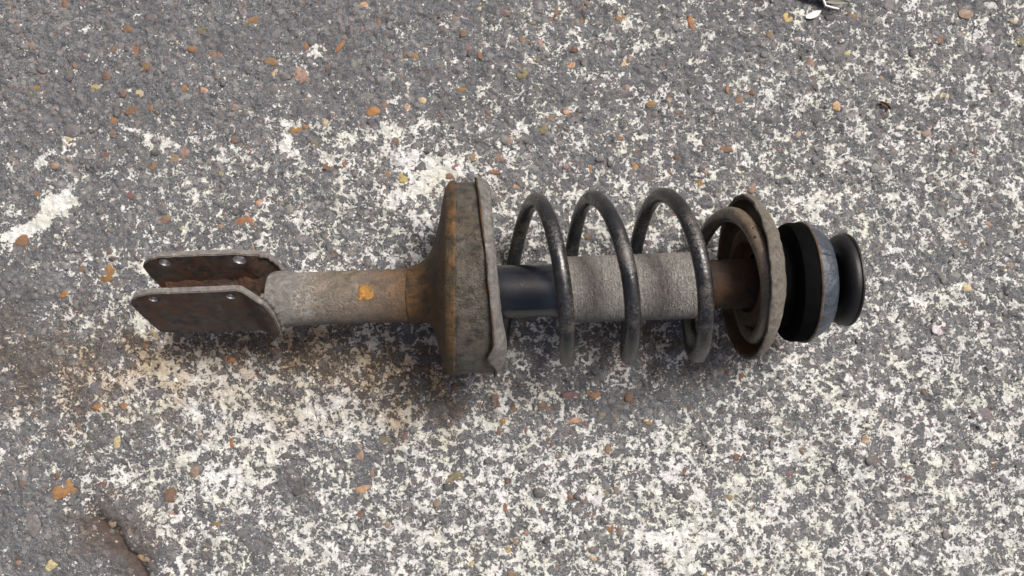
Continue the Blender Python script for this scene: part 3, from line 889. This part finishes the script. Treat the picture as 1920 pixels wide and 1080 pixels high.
def build_ear(side):
    RAD = (4.6, 5.4) if side > 0 else (3.4, 3.4)
    outer = refine(EAR_LEFT + EAR_RIGHT[side] + EAR_LOW, 2.5)
    outer = [v + Vector((mnoise.noise(Vector((v.x * .2, v.y * .2, side + 3))), mnoise.noise(Vector((v.x * .2, v.y * .2, side + 9))))) * .45 for v in outer]
    loops2d = [outer]
    for (hx, he), hr in zip(HOLES, RAD):
        loops2d.append([Vector((hx + hr * math.cos(-a), he + hr * math.sin(-a))) for a in np.linspace(0, 2 * PI, 28, endpoint=False)])
    bm = bmesh.new()
    flat, cons = [], []
    for lp in loops2d:
        st_ = len(flat)
        flat += [Vector((v.x, v.y)) for v in lp]
        cons += [(st_ + i, st_ + (i + 1) % len(lp)) for i in range(len(lp))]
    n_edge = len(flat)

    def inside(p, lp):
        c_ = False
        for i in range(len(lp)):
            a_, b2 = lp[i], lp[i - 1]
            if (a_.y > p.y) != (b2.y > p.y) and p.x < (b2.x - a_.x) * (p.y - a_.y) / (b2.y - a_.y) + a_.x:
                c_ = not c_
        return c_

    def solid(p):
        return inside(p, loops2d[0]) and not any(inside(p, lp) for lp in loops2d[1:])
    for gx_ in np.arange(-303, -190, 3.5):
        for ge in np.arange(-13, 45, 3.5):
            p = Vector((gx_ + random.uniform(-.4, .4), ge + random.uniform(-.4, .4)))
            if solid(p) and min((p - v).length for v in flat[:n_edge]) > 1.8:
                flat.append(p)
    res = delaunay_2d_cdt(flat, cons, [], 0, 1e-5)
    flat = [Vector(v) for v in res[0]]
    tris = [f for f in res[2] if solid(sum((flat[i] for i in f), Vector((0, 0))) / len(f))]

    def pos(v, n):
        nn = (ear_gap(v.x) + n) * side
        jit_ = 0.5 * mnoise.noise(Vector((v.x * .06, v.y * .06, side))) + 0.25 * mnoise.noise(Vector((v.x * .2, v.y * .2, side)))
        base = Vector((v.x, 0, 0)) + E * v.y + N * (nn + jit_)
        return bm.verts.new(base * .001 + Vector((0, 0, AX_Z)))
    A = [pos(v, 0) for v in flat]; B = [pos(v, EAR_T) for v in flat]
    for t in tris:
        bm.faces.new([A[i] for i in t]); bm.faces.new([B[i] for i in reversed(t)])
    seen = {}
    for t in tris:
        for i in range(len(t)):
            e = (t[i], t[(i + 1) % len(t)])
            k_ = (min(e), max(e)); seen[k_] = seen.get(k_, 0) + 1
    for (i, j), n_ in seen.items():
        if n_ == 1:
            bm.faces.new([A[i], A[j], B[j], B[i]])
    for v in [v for v in bm.verts if not v.link_faces]:
        bm.verts.remove(v)
    bmesh.ops.recalc_face_normals(bm, faces=bm.faces)
    edges = [e for e in bm.edges if len(e.link_faces) == 2 and e.calc_face_angle(0) > 1.0 and e.calc_length() < .006]
    bmesh.ops.bevel(bm, geom=edges, offset=0.0007, segments=2, affect='EDGES', clamp_overlap=True)
    me = bpy.data.meshes.new('bracket_ear'); bm.to_mesh(me); bm.free()
    me.materials.append(M_BRACKET); me.materials.append(M_WELD)
    # the cut edge has lost its dark coat: pale dried mud on it
    for p in me.polygons:
        p.use_smooth = True
        n_ = p.normal
        if abs(n_.dot(N)) < 0.5 and (n_.dot(E) > -0.2 or p.center.x < -.290) and not any((p.center.x * 1000 - hx) ** 2 + ((p.center - Vector((0, 0, AX_Z))).dot(E) * 1000 - he) ** 2 < 37 for hx, he in HOLES):
            p.material_index = 1
    o = link(bpy.data.objects.new('bracket_ear', me), strut)
    sharp(o, 50)
    for (hx, he), hr in zip(HOLES, RAD):
        V, F = [], []
        sg, rg = 32, 8
        c = Vector((hx, 0, 0)) + E * he + N * side * (ear_gap(hx) + EAR_T / 2)
        prof_ = [(-EAR_T / 2 + .1, hr + .15), (-EAR_T / 2 + .3, hr - .25), (-EAR_T / 2 + 1.2, hr - .45), (0, hr - .5), (EAR_T / 2 - 1.2, hr - .45), (EAR_T / 2 - .3, hr - .25), (EAR_T / 2 - .1, hr + .15)]
        for (n_, r_) in prof_:
            for k in range(sg):
                a = 2 * PI * k / sg
                V.append((c + Vector((r_ * math.cos(a), 0, 0)) + E * r_ * math.sin(a) + N * side * n_) * .001 + Vector((0, 0, AX_Z)))
        for i in range(len(prof_) - 1):
            for k in range(sg):
                F.append((i * sg + k, i * sg + (k + 1) % sg, (i + 1) * sg + (k + 1) % sg, (i + 1) * sg + k))
        mesh_obj('hole_bushing', V, F, M_STEEL, o)
    return o


build_ear(1); build_ear(-1)

# weld beads where the ears run into the tube
for side in (1, -1):
    path = []
    rp = EAR_RIGHT[side]
    for i in range(60):
        t = 2.2 + (len(rp) - 3.3) * i / 59
        k = int(t); f_ = t - k
        x = rp[k][0] * (1 - f_) + rp[k + 1][0] * f_; e_ = rp[k][1] * (1 - f_) + rp[k + 1][1] * f_
        lump = Vector((mnoise.noise(Vector((i * .35, side, 0))), mnoise.noise(Vector((i * .35, side, 5))), 0))
        path.append((Vector((x + 1.2 + .8 * lump.x, 0, 0)) + E * (e_ + .6 * lump.y) + N * side * (ear_gap(x) - .4)) * .001 + Vector((0, 0, AX_Z)))
    V, F = tube_along(path, lambda t: .0017 + .0003 * math.sin(t * 47) + .0003 * math.sin(t * 19 + 1), 10)
    mesh_obj('weld_bead', V, F, M_WELD, strut)

# web between the ears
V, F = [], []
xs_ = np.linspace(-296, -196, 45); cs = 13
for x in xs_:
    g = ear_gap(x) + 1.5
    for face in (0, 1):
        for k in range(cs):
            n_ = -g + 2 * g * k / (cs - 1)
            b_ = -7.5 - 4.5 * face - 3.0 * (1 - (n_ / g) ** 2) + 0.8 * mnoise.noise(Vector((x * .07, n_ * .1, face)))
            V.append((Vector((x + 4 * (n_ / g) ** 2, 0, 0)) + E * b_ + N * n_) * .001 + Vector((0, 0, AX_Z)))
for i in range(len(xs_) - 1):
    for face in (0, 1):
        for k in range(cs - 1):
            a = i * 2 * cs + face * cs + k
            F.append((a, a + 1, a + 1 + 2 * cs, a + 2 * cs))
    for k in (0, cs - 1):
        a = i * 2 * cs + k
        F.append((a, a + cs, a + 3 * cs, a + 2 * cs))
for i in (0, len(xs_) - 1):
    for k in range(cs - 1):
        a = i * 2 * cs + k
        F.append((a, a + 1, a + 1 + cs, a + cs))
sharp(mesh_obj('bracket_web', V, F, M_BRACKET, strut), 50)

# dried dirt ledge along the inside of the far ear
V, F = [], []
nu, nv = 60, 8
for i in range(nu + 1):
    x = -294 + 94 * i / nu
    for k in range(nv + 1):
        t = k / nv
        lump = 4.2 + 2.6 * mnoise.noise(Vector((x * .12, 3, 0))) + 1.2 * mnoise.noise(Vector((x * .4, 1, 0)))
        e_ = 12 + 3.5 * mnoise.noise(Vector((x * .1, 7, 1))) + 2 * mnoise.noise(Vector((x * .45, 9, 1))) - 18 * t
        n_ = 16.2 - lump * math.sin(min(1, t * 1.5) * PI * .5) - 6 * t * t + 0.7 * mnoise.noise(Vector((x * .3, t * 6, 2)))
        if k == 0:
            n_ = 16.5
        V.append((Vector((x, 0, 0)) + E * e_ + N * n_) * .001 + Vector((0, 0, AX_Z)))
for i in range(nu):
    for k in range(nv):
        a = i * (nv + 1) + k
        F.append((a, a + 1, a + nv + 2, a + nv + 1))
mesh_obj('dried_dirt', V, F, M_BRACKET, strut)

# weld and mud where the tube sits in the bracket
wl = []
for x, r in [(-201.5, 17), (-201.8, 21.5), (-200.5, 23.6), (-198, 24.4), (-193, 24.5), (-188, 23.9), (-183, 23.2), (-178, 22.7), (-172, 22.0)]:
    wl.append(((lambda th, x=x: x + 3 * mnoise.noise(Vector((math.cos(th) * 2, math.sin(th) * 2, 4))) * (1 if x > -192 else .1)), r, 0, 0))
rings_mesh('weld_collar', wl, M_WELD, wob=.7, wfreq=80, seed=17)


# ------------------------------------------------------------------ litter on the concrete
def leaf_blade(name, length, width, curl, mat, seed, parent=None, notch=0.0, thick=0.0005):
    V, F = [], []
    nu, nv = 18, 8
    for i in range(nu + 1):
        u = i / nu
        w = width * (math.sin(PI * min(1, u * .93 + .05)) ** 0.7)
        for k in range(nv + 1):
            v = k / nv * 2 - 1
            x = (u - .5) * length
            y = v * w / 2 * (1 + .12 * mnoise.noise(Vector((u * 4, v, seed)))) + .12 * width * math.sin(u * 3 + seed)
            z = curl * (v * v) * width + .10 * width * mnoise.noise(Vector((u * 3, v * 2, seed + 4))) + curl * .3 * length * (u - .5) ** 2
            V.append((x, y, z))
    for i in range(nu):
        for k in range(nv):
            a = i * (nv + 1) + k
            F.append((a, a + 1, a + nv + 2, a + nv + 1))
    o = mesh_obj(name, V, F, mat, parent)
    md = o.modifiers.new('thickness', 'SOLIDIFY'); md.thickness = thick
    return o


M_PALE = crusty('pale_leaf', (.74, .71, .74), (.80, .78, .76), (.5, .45, .4), .1, (.6, .57, .55), .1, .5, bump=.0003, scale=120)
M_DARKLEAF = crusty('dark_dead_leaf', (.022, .022, .016), (.05, .045, .03), (.12, .06, .05), .2, (.10, .10, .07), .15, .6, bump=.0004, scale=120)
M_DRAB = crusty('drab_strip', (.17, .165, .13), (.24, .23, .19), (.33, .10, .12), .30, (.3, .29, .27), .2, .6, bump=.0003, scale=100)
M_BROWNLEAF = crusty('brown_leaf', (.05, .022, .012), (.10, .045, .02), (.3, .18, .05), .35, (.2, .15, .06), .2, .6, bump=.0003, scale=150)


def settle(o, px, py, z, rz, rx=0, ry=0):
    p = at(px, py, z)
    o.location = (p.x, p.y, sample(H, p.x, p.y) + z)
    o.rotation_euler = (rx, ry, math.radians(rz))


lf = leaf_blade('pale_leaf', .0150, .0062, .10, M_PALE, 3)
settle(lf, 1524, 27, .0035, 24, .15, -.1)
tag(lf, 'small white oval leaf lying below the dark scrap at the top edge', 'leaf')
scrap = bpy.data.objects.new('dead_leaf', None); col.objects.link(scrap)
p = at(1536, 4); scrap.location = (p.x, p.y, sample(H, p.x, p.y) + .002)
scrap.rotation_euler = (0, 0, math.radians(-4))
tag(scrap, 'dark curled dead leaf with a pale stalk at the top edge of the concrete', 'leaf')
b1 = leaf_blade('leaf_blade', .040, .014, .30, M_DARKLEAF, 8, scrap); b1.location = (-.004, .0055, .001)
b2 = leaf_blade('leaf_fold', .026, .0055, .2, M_DRAB, 5, scrap); b2.location = (.0125, -.0015, .005); b2.rotation_euler = (.3, 0, math.radians(-4))
V, F = tube_along([Vector((-.001 + .0004 * math.sin(i), .011 - .0125 * i / 9, .0062 + .0006 * math.sin(i * .7))) for i in range(8)]
                  + [Vector((.003, -.0062, .0055)), Vector((.009, -.0072, .005)), Vector((.016, -.0078, .0042))], lambda t: .0016 - .0007 * t, 10)
mesh_obj('leaf_stalk', V, F, M_PALE, scrap)
bl = leaf_blade('brown_leaf', .0125, .0042, .35, M_BROWNLEAF, 6)
settle(bl, 1656, 200, .0015, -38, .1)
tag(bl, 'tiny dark brown leaf scrap lying alone on speckled concrete', 'leaf')
